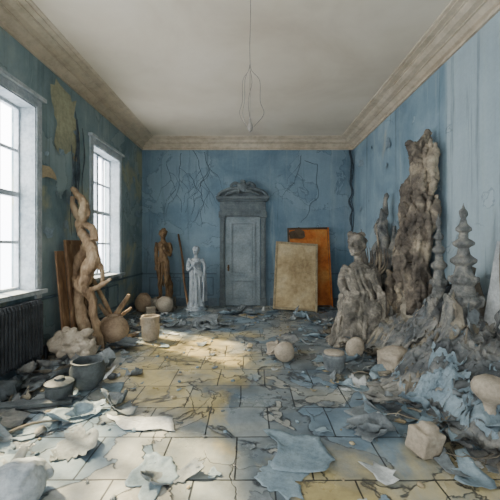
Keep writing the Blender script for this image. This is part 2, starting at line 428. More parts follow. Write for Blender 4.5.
# ------------------------------------------------------------ windows
simple_case=simple('window_casing_paint',C(132,146,152),C(184,192,196),3,.65,.2)
def window_left(i,y0,y1,z0,z1):
    e=empty('window_%d'%i,(XL,(y0+y1)/2,z0))
    ow=Vector(e.location)
    def fin(b,name,mats):
        b.v=[tuple(Vector(p)-ow) for p in b.v]; return b.obj(name,mats,False,parent=e)
    b=B(); x=XL-.22; w=.05
    b.bx((x-.03,y0,z0),(x+.03,y0+w,z1)); b.bx((x-.03,y1-w,z0),(x+.03,y1,z1))
    b.bx((x-.03,y0+w,z0),(x+.03,y1-w,z0+.07)); b.bx((x-.03,y0+w,z1-.06),(x+.03,y1-w,z1))
    zm=z0+.52*(z1-z0); ym=(y0+y1)/2
    b.bx((x-.028,y0+w,zm-.035),(x+.04,y1-w,zm+.035))
    b.bx((x-.026,ym-.04,z0+.07),(x+.035,ym+.04,z1-.06))
    for yy in((y0+w+ym-.04)/2,(ym+.04+y1-w)/2): b.bx((x-.015,yy-.02,z0+.07),(x+.02,yy+.02,z1-.06))
    for zz in((z0+.07+zm-.035)/2,(zm+.035+z1-.06)/2): b.bx((x-.0145,y0+w,zz-.02),(x+.021,y1-w,zz+.02))
    fin(b,'sash',M_white)
    b=B(); b.bx((x-.003,y0+w,z0+.07),(x+.003,y1-w,z1-.06)); fin(b,'glass',M_glass)
    b=B()
    b.bx((XL-.2,y0-.001,z0),(XL+.02,y0+.02,z1)); b.bx((XL-.2,y1-.02,z0),(XL+.02,y1+.001,z1)); b.bx((XL-.2,y0,z1-.02),(XL+.02,y1,z1+.001))
    for a,c in((y0-.11,y0+.001),(y1-.001,y1+.11)): b.bx((XL,a,z0-.1),(XL+.035,c,z1+.11))
    b.bx((XL,y0,z1),(XL+.035,y1,z1+.11)); b.bx((XL,y0-.15,z1+.11),(XL+.08,y1+.15,z1+.16))
    b.bx((XL-.2,y0,z0-.001),(XL+.10,y1,z0+.03)); b.bx((XL+.0,y0-.14,z0-.03),(XL+.10,y1+.14,z0+.029))
    fin(b,'casing',simple_case)
for i,(a,c) in enumerate(wins_l): window_left(i+1,a,c,ZS,ZT)
for i,(a,c) in enumerate(fill_wins):  # frames of the added fill-light windows behind the camera
    b=B(); y=YF-.2
    for q in((a,a+.05,.9,ZF),(c-.05,c,.9,ZF),(a,c,.9,.97),(a,c,ZF-.07,ZF),(a,c,2.2,2.26),((a+c)/2-.03,(a+c)/2+.03,.9,ZF)): b.bx((q[0],y-.03,q[2]),(q[1],y+.03,q[3]))
    for zz in(1.58,2.8): b.bx((a,y-.02,zz-.014),(c,y+.02,zz+.014))
    b.obj('window_%d'%(i+4),M_white,False)

# ------------------------------------------------------------ door with pediment
e=empty('door_1',(-.25,YB,0))
def DL(b,name,m,**k):
    b.v=[(p[0]+.25,p[1]-YB,p[2]) for p in b.v]; return b.obj(name,m,k.get('sm',False),parent=e,bevel=k.get('bevel',0))
x0,x1=-.72,.22; yf=YB
b=B(); b.bx((x0,yf-.05,.02),(x1,yf-.005,2.42))
cx=(x0+x1)/2
def panel(b,xa,xb,za,zb,y):
    w=.035
    for q in((xa,xb,za,za+w),(xa,xb,zb-w,zb),(xa,xa+w,za+w,zb-w),(xb-w,xb,za+w,zb-w)): b.bx((q[0],y-.03,q[2]),(q[1],y,q[3]))
    b.bx((xa+.07,y-.014,za+.07),(xb-.07,y,zb-.07))
panel(b,x0+.14,x1-.14,.16,.72,yf-.05); panel(b,x0+.14,x1-.14,.84,2.28,yf-.05)
DL(b,'leaf',M_grey,bevel=.004)
b=B(); b.ell((x0+.08,yf-.1,1.05),(.03,.03,.03)); b.tube([(x0+.08,yf-.1,1.05),(x0+.08,yf-.05,1.05)],.012); b.bx((x0+.06,yf-.058,.95),(x0+.1,yf-.05,1.12)); DL(b,'handle',M_bronze,sm=True)
b=B()
for a,c in((x0-.17,x0),(x1,x1+.17)):
    b.bx((a,yf-.12,0),(c,yf,.22)); b.bx((a+.02,yf-.10,.22),(c-.02,yf,2.4)); b.bx((a+.05,yf-.12,.3),(c-.05,yf-.10,2.3)); b.bx((a-.01,yf-.13,2.4),(c+.01,yf,2.46))
b.bx((x0,yf-.10,2.42),(x1,yf,2.46))
b.bx((x0-.18,yf-.12,2.46),(x1+.18,yf,2.56)); b.bx((x0-.15,yf-.09,2.56),(x1+.15,yf,2.84)); 
b.bx((x0-.05,yf-.12,2.62),(x1+.05,yf-.09,2.78))
b.bx((x0-.20,yf-.17,2.84),(x1+.20,yf,2.89)); b.bx((x0-.24,yf-.23,2.89),(x1+.24,yf,2.96))
DL(b,'frame',M_greyd,bevel=.006)
b=B()
n=16; w=.62
for k in range(n):
    a0=math.pi*k/n;a1=math.pi*(k+1)/n
    p0=(cx-w*math.cos(a0),2.96+.2*math.sin(a0));p1=(cx-w*math.cos(a1),2.96+.2*math.sin(a1))
    q0=(cx-(w+.07)*math.cos(a0),2.96+.28*math.sin(a0));q1=(cx-(w+.07)*math.cos(a1),2.96+.28*math.sin(a1))
    v=[(p[0],y,p[1]) for y in(yf-.18,yf) for p in(p0,p1,q1,q0)]
    b.add(v,[(0,1,2,3),(7,6,5,4),(3,2,6,7),(0,4,5,1)])
    v=[(cx,yf-.06,2.96),(p0[0],yf-.06,p0[1]),(p1[0],yf-.06,p1[1])]; b.add(v,[(0,2,1)])
b.ell((cx,yf-.14,3.2),(.17,.07,.14),lump=.3,ls=6)
for sx in(-1,1):
    b.tube([(cx+sx*.08,yf-.16,3.12),(cx+sx*.22,yf-.17,3.1),(cx+sx*.36,yf-.16,3.04),(cx+sx*.46,yf-.15,3.0)],[.06,.05,.045,.02],sm=4,lump=.5,ls=20)
    b.tube([(cx+sx*.1,yf-.12,3.28),(cx+sx*.22,yf-.14,3.32),(cx+sx*.32,yf-.14,3.24),(cx+sx*.28,yf-.14,3.2)],[.05,.045,.035,.02],sm=4)
b.ell((cx,yf-.12,3.37),(.07,.05,.05))
DL(b,'pediment',M_greyd,sm=True)

# ------------------------------------------------------------ radiator
b=B(); ny=22
for k in range(ny):
    y=3.22+k*.059
    b.box((XL+.13,y,.52),(.10,.03,.72)); 
    for xx in(.085,.185): b.tube([(XL+xx,y,.2),(XL+xx,y,.86)],.02,8)
    b.tube([(XL+.085,y,.86),(XL+.10,y,.9),(XL+.17,y,.9),(XL+.185,y,.86)],.02,8)
b.tube([(XL+.13,3.16,.24),(XL+.13,4.54,.24)],.028); b.tube([(XL+.13,3.16,.8),(XL+.13,4.54,.8)],.028)
for y in(3.25,4.43): b.box((XL+.13,y,.09),(.12,.04,.18))
b.tube([(XL+.13,4.54,.24),(XL+.13,4.62,.24),(XL+.13,4.64,.2),(XL+.13,4.64,.0)],.02,sm=3)
b.obj('radiator',M_rad,True,angle=40)

# ------------------------------------------------------------ hanging wire lamp
b=B(); hx,hy=-.02,3.6
b.tube([(hx,hy,4.5),(hx+.006,hy,4.1),(hx-.004,hy,3.8),(hx,hy,3.58)],.0038,6,sm=4)
b.lathe([(.05,4.47),(.045,4.49),(.05,4.5)],(hx,hy,0))
for k,(a,r) in enumerate(((.1,.13),(3.0,.10),(3.3,.07),(1.6,.06),(4.7,.08))):
    c_,s_=math.cos(a),math.sin(a)
    b.tube([(hx,hy,3.6),(hx+c_*.02,hy+s_*.02,3.52),(hx+c_*r*.8,hy+s_*r*.75,3.42),(hx+c_*r*.85,hy+s_*r,3.2),(hx+c_*r*1.15,hy+s_*r*.9,3.06),(hx+c_*.04,hy+s_*.03,2.92)],.003,6,sm=5)
b.tube([(hx-.01,hy,3.58),(hx+.02,hy,3.4),(hx-.02,hy,3.2),(hx,hy,2.98)],.003,6,sm=4)
b.lathe([(.005,2.86),(.024,2.88),(.032,2.91),(.026,2.94),(.014,2.97),(.012,3.0),(.003,3.01)],(hx,hy,0),16)
b.obj('hanging_wire_lamp',M_wire)

# ------------------------------------------------------------ statues
def hand(b,w,d,H_,side=1):
    w=Vector(w);d=Vector(d).normalized(); s=d.cross(Vector((0,1,0))); s=s.normalized() if s.length>.1 else Vector((1,0,0))
    b.ell(w+d*.028*H_,(.02*H_,.014*H_,.03*H_))
    for i in range(4): 
        p=w+d*.04*H_+s*(i-1.5)*.011*H_; b.tube([p,p+d*(.03-.004*abs(i-1.3))*H_],[.0062*H_,.005*H_],6)
    b.tube([w+d*.015*H_+s*.016*H_,w+d*.04*H_+s*.034*H_],[.007*H_,.005*H_],6)
def head(b,c,s,yaw=0):
    M=Euler((0,0,yaw)).to_matrix(); c=Vector(c)
    L=lambda x,y,z:c+M@Vector((x*s,y*s,z*s))
    b.ell(L(0,.04,.06),(.36*s,.44*s,.44*s),(0,0,yaw)); b.ell(L(0,-.14,-.2),(.27*s,.25*s,.3*s),(0,0,yaw))
    b.tube([L(0,-.38,.1),L(0,-.52,-.1),L(0,-.38,-.14)],[.05*s,.075*s,.05*s],6)
    b.tube([L(-.24,-.3,.14),L(0,-.4,.12),L(.24,-.3,.14)],[.05*s,.05*s,.05*s],6)
    for z in(-.24,-.31): b.tube([L(-.1,-.37,z),L(0,-.4,z),L(.1,-.37,z)],.032*s,6)
    b.ell(L(0,-.34,-.43),(.1*s,.09*s,.08*s))
    for k in(-1,1):
        b.ell(L(k*.36,.02,0),(.04*s,.08*s,.12*s),(0,0,yaw)); b.ell(L(k*.14,-.33,.0),(.065*s,.04*s,.04*s),(0,0,yaw)); b.ell(L(k*.18,-.28,-.13),(.09*s,.08*s,.08*s))
b=B(); h=1.78
def S(p): return tuple(q*h for q in p)
b.tube([S((-.04,0,.53)),S((-.05,-.015,.40)),S((-.042,-.01,.285)),S((-.048,.02,.18)),S((-.04,.015,.045)),S((-.04,-.01,.02))],[.042*h,.038*h,.027*h,.029*h,.016*h,.018*h],sm=4)
b.tube([S((.04,0,.53)),S((.058,-.03,.40)),S((.062,-.05,.285)),S((.062,0,.18)),S((.062,.01,.045)),S((.062,-.01,.02))],[.042*h,.038*h,.027*h,.029*h,.016*h,.018*h],sm=4)
for x in(-.04,.062): b.ell(S((x,-.05,.018)),(.022*h,.06*h,.018*h))
b.ell(S((0,0,.55)),(.074*h,.055*h,.06*h)); b.tube([S((0,0,.54)),S((.01,-.005,.63)),S((0,-.005,.72)),S((0,0,.8))],[.066*h,.052*h,.072*h,.048*h],sm=4,flat=.75,seg=16)
b.ell(S((0,-.005,.745)),(.08*h,.055*h,.07*h))
b.tube([S((-.08,0,.79)),S((-.10,.01,.7)),S((-.098,.0,.62)),S((-.088,-.03,.53)),S((-.08,-.045,.47))],[.03*h,.024*h,.02*h,.018*h,.013*h],sm=4); hand(b,S((-.08,-.045,.47)),(0,-.2,-1),h)
b.tube([S((.08,0,.79)),S((.105,.02,.7)),S((.10,-.02,.62)),S((.06,-.08,.68)),S((.03,-.09,.73))],[.03*h,.024*h,.02*h,.018*h,.013*h],sm=4); hand(b,S((.03,-.09,.73)),(-.6,-.1,.8),h)
b.tube([S((0,0,.8)),S((0,-.005,.87))],[.034*h,.028*h]); head(b,S((0,-.005,.92)),.13*h,.4)
b.ell(S((0,.02,.95)),(.048*h,.052*h,.048*h),lump=.3,ls=6)
b.tube([S((.07,.05,0)),S((.09,.04,.2)),S((.06,.05,.35))],[.05*h,.035*h,.01*h],lump=.4,ls=8,sm=3)
for k in range(12):
    a=R.uniform(0,6.28); b.tube([(.09*math.cos(a),.08*math.sin(a),R.uniform(1.0,1.4)),(.13*math.cos(a+.4),.10*math.sin(a+.4),.75),(.11*math.cos(a),.09*math.sin(a),.3)],[.008,.014,.008],6,sm=4)
b.obj('bronze_figure_statue',M_bronze,remesh=.011,sm=1,disp=lambda c:.010*ridge(Vector((c.x,c.y,c.z*.5))*11),loc=(-2.27,8.5,.30))
b=B(); b.box((0,0,.15),(.56,.5,.30)); b.box((0,0,.03),(.62,.56,.06)); b.obj('statue_plinth',M_stone,False,loc=(-2.27,8.5,0),bevel=.01)
b=B(); b.tube([(-1.62,8.55,.0),(-1.78,8.75,.7),(-1.86,8.9,1.3),(-2.0,9.04,1.95)],[.03,.028,.03,.022],sm=4,lump=.2,ls=8); b.obj('leaning_pole',M_wood)
b=B(); h=1.52
b.lathe([(.19,0),(.2,.04),(.185,.09),(.17,.12),(.165,.3),(.15,.55),(.14,.75),(.15,.85),(.12,.98)],(0,0,0),48,flute=9,amp=.13,tw=3,sx=1,sy=.85)
b.ell((0,0,.88),(.15,.11,.1)); b.tube([(0,0,.85),(.01,-.01,1.0),(0,0,1.12),(0,0,1.22)],[.135,.105,.135,.09],sm=4,flat=.75,seg=18)
for k in(-1,1): b.ell((k*.055,-.085,1.11),(.045,.04,.045))
b.tube([(-.15,0,1.2),(-.2,.01,1.05),(-.21,-.02,.93),(-.13,-.12,.96),(-.05,-.14,1.05)],[.052,.045,.04,.034,.025],sm=4); hand(b,(-.05,-.14,1.05),(.6,-.1,.7),h)
b.tube([(.15,0,1.2),(.21,.01,1.06),(.22,-.0,.92),(.22,-.05,.80),(.2,-.08,.72)],[.052,.045,.04,.034,.025],sm=4); hand(b,(.2,-.08,.72),(-.1,-.1,-1),h)
b.tube([(0,0,1.2),(0,-.01,1.32)],[.05,.045]); head(b,(0,-.01,1.40),.2,-.3); b.ell((0,.04,1.45),(.09,.095,.08),lump=.3,ls=8); b.ell((0,.13,1.42),(.045,.045,.045))
for k in range(9):
    a=k/8; b.tube([(-.17+.06*a,-.05-.03*a,1.22-.05*a),(-.02+.05*a,-.15,1.0-.12*a),(.17,-.08,.86-.1*a),(.2,0,.7-.15*a)],[.016,.018,.018,.012],sm=4)
for k in range(5): b.tube([(.2+.012*k,-.06+.03*k,.82),(.21+.012*k,-.08+.03*k,.5),(.2+.015*k,-.07+.04*k,.12)],[.016,.02,.02],sm=3)
b.lathe([(.26,-.10),(.26,-.06),(.23,-.04),(.23,0.01)],(0,0,0),32)
b.obj('marble_draped_statue',M_marble,remesh=.011,sm=2,disp=lambda c:.003*ridge(c*9),loc=(-1.43,8.5,.10))

# seated figure on the right
b=B()
b.lathe([(.40,0),(.38,.1),(.33,.3),(.31,.5),(.30,.66),(.26,.8),(.22,.92),(.17,1.0)],(0,0,0),64,flute=8,amp=.12,tw=4,sx=1.05,sy=.85)
b.tube([(.05,.05,.70),(.06,.05,.93),(.02,.0,1.1),(.0,0,1.27),(.0,0,1.35)],[.23,.18,.20,.18,.07],sm=4,flat=.75,seg=20)
b.ell((0,-.05,1.16),(.2,.14,.15)); b.ell((-.08,-.16,1.13),(.075,.06,.07)); b.ell((.08,-.16,1.13),(.075,.06,.07))
b.tube([(-.20,0,1.28),(-.29,-.03,1.1),(-.29,-.08,.92),(-.2,-.26,.84),(-.08,-.32,.86)],[.075,.062,.055,.046,.035],sm=5); hand(b,(-.08,-.32,.86),(1,-.1,.1),1.9)
b.tube([(.20,0,1.28),(.31,.02,1.1),(.32,-.02,.9),(.26,-.22,.76),(.16,-.32,.72)],[.075,.062,.055,.046,.035],sm=5); hand(b,(.16,-.32,.72),(-1,-.2,-.2),1.9)
b.tube([(-.08,0,.68),(-.2,-.25,.70),(-.24,-.33,.62),(-.25,-.3,.35),(-.26,-.32,.08)],[.15,.13,.11,.09,.08],sm=5,lump=.2)
b.tube([(.12,0,.66),(.12,-.28,.64),(.12,-.36,.55),(.1,-.33,.3),(.1,-.36,.06)],[.15,.13,.11,.09,.08],sm=5,lump=.2)
b.tube([(0,0,1.3),(-.01,-.0,1.42),(-.02,-.01,1.55)],[.085,.062,.065]); head(b,(-.04,-.03,1.66),.38,-.8)
for k in range(18):
    a=R.uniform(.1,2.9); z=1.62+R.random()*.22
    b.ell((.13*math.cos(a)-.0,.04+.11*math.sin(a),z),(.048,.048,.045),lump=.3,ls=6)
b.ell((.10,.13,1.62),(.07,.07,.07),lump=.4); b.tube([(.1,.12,1.58),(.13,.1,1.42),(.15,.05,1.25)],[.045,.035,.025],sm=3)
for k in range(90):
    a=R.uniform(0,6.28); z0=R.uniform(.5,1.27); r0=.17+.12*(1.27-z0); r1=R.uniform(.36,.54)
    a2=a+R.uniform(-.6,.6); pts=[]
    for q in range(7):
        t=q/6; rr=r0+(r1-r0)*t**1.4+.03*math.sin(t*11+k); aa=a+(a2-a)*t+.1*math.sin(t*8+k)
        pts.append((rr*math.cos(aa)*1.0,rr*math.sin(aa)*.85-.02,z0*(1-t)+.01))
    b.tube(pts,[.012,.02,.024,.02,.026,.024,.034],8,sm=3,lump=.5,ls=12)
for k in range(14):
    x=R.uniform(-.25,.25); b.tube([(x-.05,-.17,1.24+.03*R.random()),(x,-.25,1.0),(x+.08,-.31,.8),(x+.04,-.38,.5),(x,-.43,.1)],[.014,.02,.025,.028,.032],8,sm=3,lump=.5,ls=12)
for k in range(26):
    a=R.uniform(0,6.28); b.tube([(.38*math.cos(a),.33*math.sin(a),.25),(.45*math.cos(a),.40*math.sin(a),.08),(.58*math.cos(a+.2),.5*math.sin(a+.2),.015)],[.03,.03,.012],7,sm=3,lump=.5,ls=12)
b.obj('seated_draped_sculpture',M_stone,remesh=.012,disp=lambda c:(.013 if c.z<1.4 else .004)*(ridge(warp(c,6,.1)*9,4)-.5),loc=(1.80,5.62,0))
b=B()
for k in range(8):
    x=2.02+.05*k+R.uniform(-.03,.03); y=6.2+R.uniform(-.1,.1)
    b.tube([(x,y,0.0),(x+R.uniform(-.1,.1),y,.7),(x+R.uniform(-.12,.12),y,1.3),(x+R.uniform(-.16,.1),y+.05,1.75+.05*k*(-1)**k)],[.05,.04,.022,.006],8,sm=4,lump=.4,ls=9)
    b.tube([(x,y,1.1),(x+.12,y-.05,1.3),(x+.1,y-.08,1.6)],[.02,.014,.005],6,sm=3)
b.obj('dead_branches',M_bark)

def columns(b,cols,xmax=2.64,w=.055):
    for i,(bx_,by,tx,ty,tz,r) in enumerate(cols):
        pts=[];rd=[]
        for q in range(9):
            t=q/8
            pts.append((min(xmax,bx_+(tx-bx_)*t+w*math.sin(t*8+i*1.7)),by+(ty-by)*t+w*1.7*math.cos(t*7+i*2.3),tz*t)); rd.append(r*(1.3-.5*t+.35*math.sin(t*13+i))*(1 if q<8 else .2))
        b.tube(pts,rd,12,sm=4,lump=.8,ls=5,flat=1.3)
b=B()
columns(b,[(2.44,5.25,2.63,4.96,3.36,.07),(2.5,5.1,2.64,4.86,3.10,.065),(2.44,5.36,2.60,5.08,3.22,.075),(2.40,5.45,2.56,5.2,2.9,.065),
 (2.45,5.6,2.58,5.4,2.62,.085),(2.40,5.65,2.52,5.5,2.35,.055),(2.34,5.4,2.46,5.3,2.1,.055),
 (2.5,4.95,2.62,4.82,2.35,.05),(2.18,5.5,2.26,5.45,1.25,.055),(2.40,5.1,2.54,4.94,2.75,.055),(2.25,5.35,2.34,5.25,1.65,.05),
 (2.34,5.2,2.44,5.05,2.1,.05)])
for k in range(40):
    z=R.uniform(.3,3.1); t=z/3.3; x=2.43+.18*t+R.uniform(-.12,.06); y=5.35-.36*t+R.uniform(-.25*(1.3-t),.3*(1.3-t))
    b.ell((min(x,2.6),y,z),(R.uniform(.03,.07),R.uniform(.04,.13),R.uniform(.08,.25)),(R.uniform(-.5,.5),R.uniform(-.5,.5),R.random()*3),lump=.8,ls=5)
for k in range(50):
    z=R.uniform(1.0,3.3); t=z/3.3; x=2.38+.22*t+R.uniform(-.07,.06); y=5.12-.3*t+R.uniform(-.2,.4)*(1.25-t)
    b.tube([(x,y,z),(x-.04,y-.05,z-.25),(x-.02+R.uniform(-.08,.08),y-.08,z-.5),(x+R.uniform(-.1,.05),y-.02,z-.85)],[.006,.018,.016,.005],7,sm=4,lump=.5,ls=10)
b.obj('bark_slab_sculpture',M_bark,remesh=.016,disp=lambda c:.045*(ridge(warp(Vector((c.x,c.y,c.z*.4)),4,.25)*7,4)-.6))
b=B()
columns(b,[(2.50,6.35,2.58,6.45,2.65,.07),(2.38,6.4,2.5,6.5,2.35,.06),(2.5,6.6,2.6,6.7,2.2,.07),(2.3,6.3,2.40,6.35,1.75,.05),(2.55,6.2,2.6,6.2,2.0,.05),(2.3,6.55,2.36,6.6,1.3,.05)],2.62,.04)
b.obj('weathered_trunk',M_spire,remesh=.018,disp=lambda c:.03*(ridge(warp(Vector((c.x,c.y,c.z*.4)),4,.25)*7,3)-.5))

# ------------------------------------------------------------ stone spires
def spire(name,loc,hh,w,mat,tilt=0):
    b=B()
    P=[(.50,0),(.52,.03),(.46,.06),(.44,.16),(.50,.19),(.40,.22),(.34,.30),(.44,.335),(.47,.35),(.33,.38),(.27,.45),(.36,.475),(.38,.49),(.25,.52),(.19,.58),(.33,.605),(.34,.62),(.17,.65),(.13,.70),(.27,.72),(.28,.735),(.13,.76),(.10,.80),(.2,.815),(.2,.83),(.09,.86),(.06,.9),(.11,.925),(.10,.945),(.04,.965),(.01,1.0)]
    b.lathe([(r*w,z*hh) for r,z in P],(0,0,0),40)
    for k in range(8):
        a=k*math.pi/4; r=.47*w; b.box((r*math.cos(a),r*math.sin(a),.11*hh),(.05*w*2,.05*w*2,.10*hh),(0,0,a))
        b.ell((.46*w*math.cos(a),.46*w*math.sin(a),.35*hh),(.05*w,.05*w,.03*hh)); b.ell((.37*w*math.cos(a+.4),.37*w*math.sin(a+.4),.49*hh),(.045*w,.045*w,.02*hh))
    for k in range(26):
        a=R.random()*6.28; z0=R.uniform(.15,.42)*hh; x0,x1=R.uniform(.3,.42)*w,R.uniform(.5,.65)*w
        b.tube([(x0*math.cos(a),x0*math.sin(a),z0),((x0+x1)/2*math.cos(a+.1),(x0+x1)/2*math.sin(a+.1),z0*.55),(x1*math.cos(a),x1*math.sin(a),-.05)],[.012,.026,.04],7,sm=3,lump=.5,ls=14)
    return b.obj(name,mat,remesh=.007,disp=lambda c:.005*ridge(c*14+Vector(loc),3)+(.008*ridge(c*8,3) if c.z<.4*hh else 0),loc=loc,rot=(0,tilt,0))
spire('stone_spire',(2.49,4.42,.28),1.78,.27,M_spire,-.01)
spire('stone_spire',(2.41,3.80,.42),1.70,.38,M_spire,.0)

# ------------------------------------------------------------ rubble heap (right)
def interp(y,T):
    if y<=T[0][0]: return T[0][1]
    for (a,va),(c,vc) in zip(T,T[1:]):
        if y<=c: return va+(vc-va)*(y-a)/(c-a)
    return T[-1][1]
X0=[(2.2,2.0),(2.6,1.75),(3.2,1.6),(3.7,1.5),(4.3,1.85),(5.0,1.95),(5.4,1.6),(6.0,1.7),(6.6,2.3),(7.4,2.6)]
HT=[(2.2,.12),(2.8,.38),(3.4,.7),(3.9,.85),(4.5,.75),(5.2,.6),(6.0,.35),(7,.12)]
def hh(x,y):
    x0=interp(y,X0)+.12*noise.noise(Vector((y*2.2,3,0))); t=max(0,min(1,(x-x0)/(2.70-x0)))
    if t<=0: return -.01
    p=warp(Vector((x,y,0)),1.6,.4)
    return (interp(y,HT)*t**.85*(1+.4*noise.noise(p*1.7)))+.09*min(1,t*5)*(ridge(p*3.2,4)-.3)
b=B(); nx,nyy=100,300; v=[];f=[]
for j in range(nyy+1):
    for i in range(nx+1):
        x=1.2+(2.70-1.2)*i/nx; y=2.2+5.2*j/nyy; z=hh(x,y); 
        q=Vector((x,y,z*3)); v.append((min(2.71,x+.03*noise.noise(q*6)),y+.03*noise.noise(q*6+Vector((5,5,5))),max(z,-.0)))
for j in range(nyy):
    for i in range(nx):
        a=j*(nx+1)+i
        if max(v[a][2],v[a+1][2],v[a+nx+1][2],v[a+nx+2][2])>0.0: f.append((a,a+1,a+nx+2,a+nx+1))
b.add(v,f,0)
def onheap():
    while True:
        y=R.uniform(2.35,6.6); x=R.uniform(interp(y,X0)-.02,2.6)
        return x,y,max(0,hh(x,y))
for k in range(75):
    x,y,z=onheap(); b.drape(x,y,R.uniform(.4,1.0),R.uniform(.4,.9),hh,R.choice([0,0,0,0,1,3,4]),R.uniform(.03,.07),R.uniform(5,9),.45,R.uniform(.03,.08),.06,rings=20,seg=60)
for k in range(36):
    x,y,z=onheap(); s_=R.uniform(.1,.3)
    b.sheet((x,y,z+.06),s_,s_*R.uniform(.5,1),(R.uniform(-.6,.6),R.uniform(-.6,.3),R.uniform(0,6)),R.uniform(-.3,.5),.4,R.choice([0,0,1,3,2]),6,20,.38,9,floor=.004,xmax=2.72)
for k in range(30):
    y=R.uniform(2.7,5.9); x=2.6; mi=R.choice([0,0,0,1])
    for j in range(6):
        yy=y+j*.035; pts=[];rd=[]
        xe=interp(y,X0)+R.uniform(-.15,.4)
        for q in range(9):
            t=q/8; xx=x+(xe-x)*t; y2=yy+.12*math.sin(t*3+k)+.03*j*t; pts.append((xx,y2,max(0,hh(xx,y2))+.07+.04*math.sin(t*7+k))); rd.append(.018+.026*math.sin(t*3.1))
        b.tube(pts,rd,7,mi,sm=3,lump=.8,ls=9)
for k in range(120):
    x,y,z=onheap(); r=R.uniform(.02,.06)
    b.ell((min(x,2.6),y,max(z+r*.8,r*.6)),(r*R.uniform(.8,1.6),r,r*R.uniform(.5,.9)),(R.random(),R.random(),R.random()*6),R.choice([0,0,1,2,3]),10,8,.8,2)
for k in range(50):
    x,y,z=onheap(); a=math.pi+R.uniform(-1.1,1.1); L=R.uniform(.25,.6); pts=[];rd=[]
    r=R.uniform(.006,.016)
    for q in range(7):
        t=q/6; xx=x+math.cos(a)*L*t; yy=y+math.sin(a)*L*t; a+=R.uniform(-.4,.4)
        pts.append((min(xx,2.68),yy,max(0,hh(xx,yy))+.07+r+.05*math.sin(t*3.1)*R.random())); rd.append(r*(1-.6*t))
    b.tube(pts,rd,7,R.choice([0,1,1]),sm=2,lump=.5,ls=10)
for k in range(20):
    y=R.uniform(3.2,5.4); x=R.uniform(2.2,2.62); z=hh(x,y)
    b.sheet((x,y,z+.14),R.uniform(.12,.3),R.uniform(.3,.65),(1.45,R.uniform(-.3,.3),R.uniform(.4,1.6)),.3,.5,R.choice([0,0,1,3]),6,18,.3,6,xmax=2.72)
b.obj('rubble_heap',[M_rub,M_rubb,M_cream,M_slate,M_blueflake])

flat=lambda x,y:0
b=B()
for k in range(34):
    y=R.uniform(2.6,6.2); x=R.uniform(-2.8,-2.8+R.uniform(.2,.9))
    b.drape(x,y,R.uniform(.25,.7),R.uniform(.4,.9),flat,R.choice([0,3,3,1,4,0]),R.uniform(.01,.035),R.uniform(4,8),.5,R.uniform(.01,.05),.1,rings=10,seg=34)
for k in range(90):
    y=R.uniform(2.8,7.6); x=R.uniform(-2.8,-2.8+R.uniform(.2,1.2)); r=R.uniform(.012,.05)
    b.ell((x,y,r*.6),(r*1.4,r,r*.7),(0,0,R.random()*6),R.choice([0,1,2,3]),8,6,.7,2)
for k in range(30):
    y=R.uniform(2.6,6.5); x=R.uniform(-2.8,-2.1); a=R.uniform(0,3.14); L=R.uniform(.2,.6)
    b.tube([(x,y,.03),(x+math.cos(a)*L*.5,y+math.sin(a)*L*.5,.07),(x+math.cos(a)*L,y+math.sin(a)*L,.03)] if x+math.cos(a)*L>-2.95 else [(x,y,.03),(x+.2,y,.06),(x+.4,y+.1,.03)],[.014,.012,.006],7,R.choice([0,1,4]),sm=3)
b.obj('debris_pile',[M_rub,M_rubb,M_cream,M_slate,M_dark])

b=B()
def flake(x,y,s_,curl=None,mi=None):
    if x<-2.9+s_/2 or x>2.7-s_/2 or y>9.0-s_/2: return
    b.sheet((x,y,.008),s_,s_*R.uniform(.45,1),(R.uniform(-.08,.08),R.uniform(-.08,.08),R.uniform(0,6)),R.uniform(.1,.6) if curl is None else curl,.5,R.choice([0,0,0,1,1,2,3]) if mi is None else mi,4,14,.05,6,floor=.003)
def peel(x,y,s_,mi=None):
    b.drape(x,y,s_,R.uniform(.45,.9),flat,R.choice([0,0,1,1]) if mi is None else mi,.003,3,.5,.004,R.uniform(.06,.14),rings=8,seg=40,base=.003)
for k in range(12): peel(R.uniform(-2.4,-1.4),R.uniform(2.2,5.0),R.uniform(.25,.6))
for k in range(18): peel(R.uniform(.9,1.9),R.uniform(2.6,6.5),R.uniform(.25,.6))
for k in range(4): peel(R.uniform(-.9,.2),R.uniform(2.1,2.6),R.uniform(.2,.4))
for k in range(12): peel(R.uniform(-2.4,2.0),R.uniform(6.8,8.5),R.uniform(.25,.6))
for k in range(110): flake(R.uniform(-2.9,2.6),R.uniform(7.0,9.0),R.uniform(.06,.3))
for k in range(80): flake(-2.8+abs(R.gauss(0,.7)),R.uniform(2.3,7.5),R.uniform(.05,.26))
for k in range(100): flake(1.9-abs(R.gauss(0,.55)),R.uniform(2.2,7.5),R.uniform(.05,.28))
for k in range(50): flake(R.uniform(-2.2,1.8),R.uniform(2.0,7.0),R.uniform(.03,.1))
for k in range(26): flake(R.gauss(-1.05,.3),R.gauss(6.7,.12),R.uniform(.1,.35),R.uniform(.1,.5),0)
for k in range(260):
    x=R.choice([-2.7+abs(R.gauss(0,.7)),2.0-abs(R.gauss(0,.8)),R.uniform(-2.5,2)]); y=R.uniform(2.1,8.8); r=R.uniform(.006,.022)
    b.ell((x,y,r*.5),(r*1.3,r,r*.6),(0,0,R.random()*6),R.choice([0,1,3]),6,5,.5,2)
b.obj('paint_flakes',[M_slate,M_blueflake,M_paper,M_ochf],solid=.002)

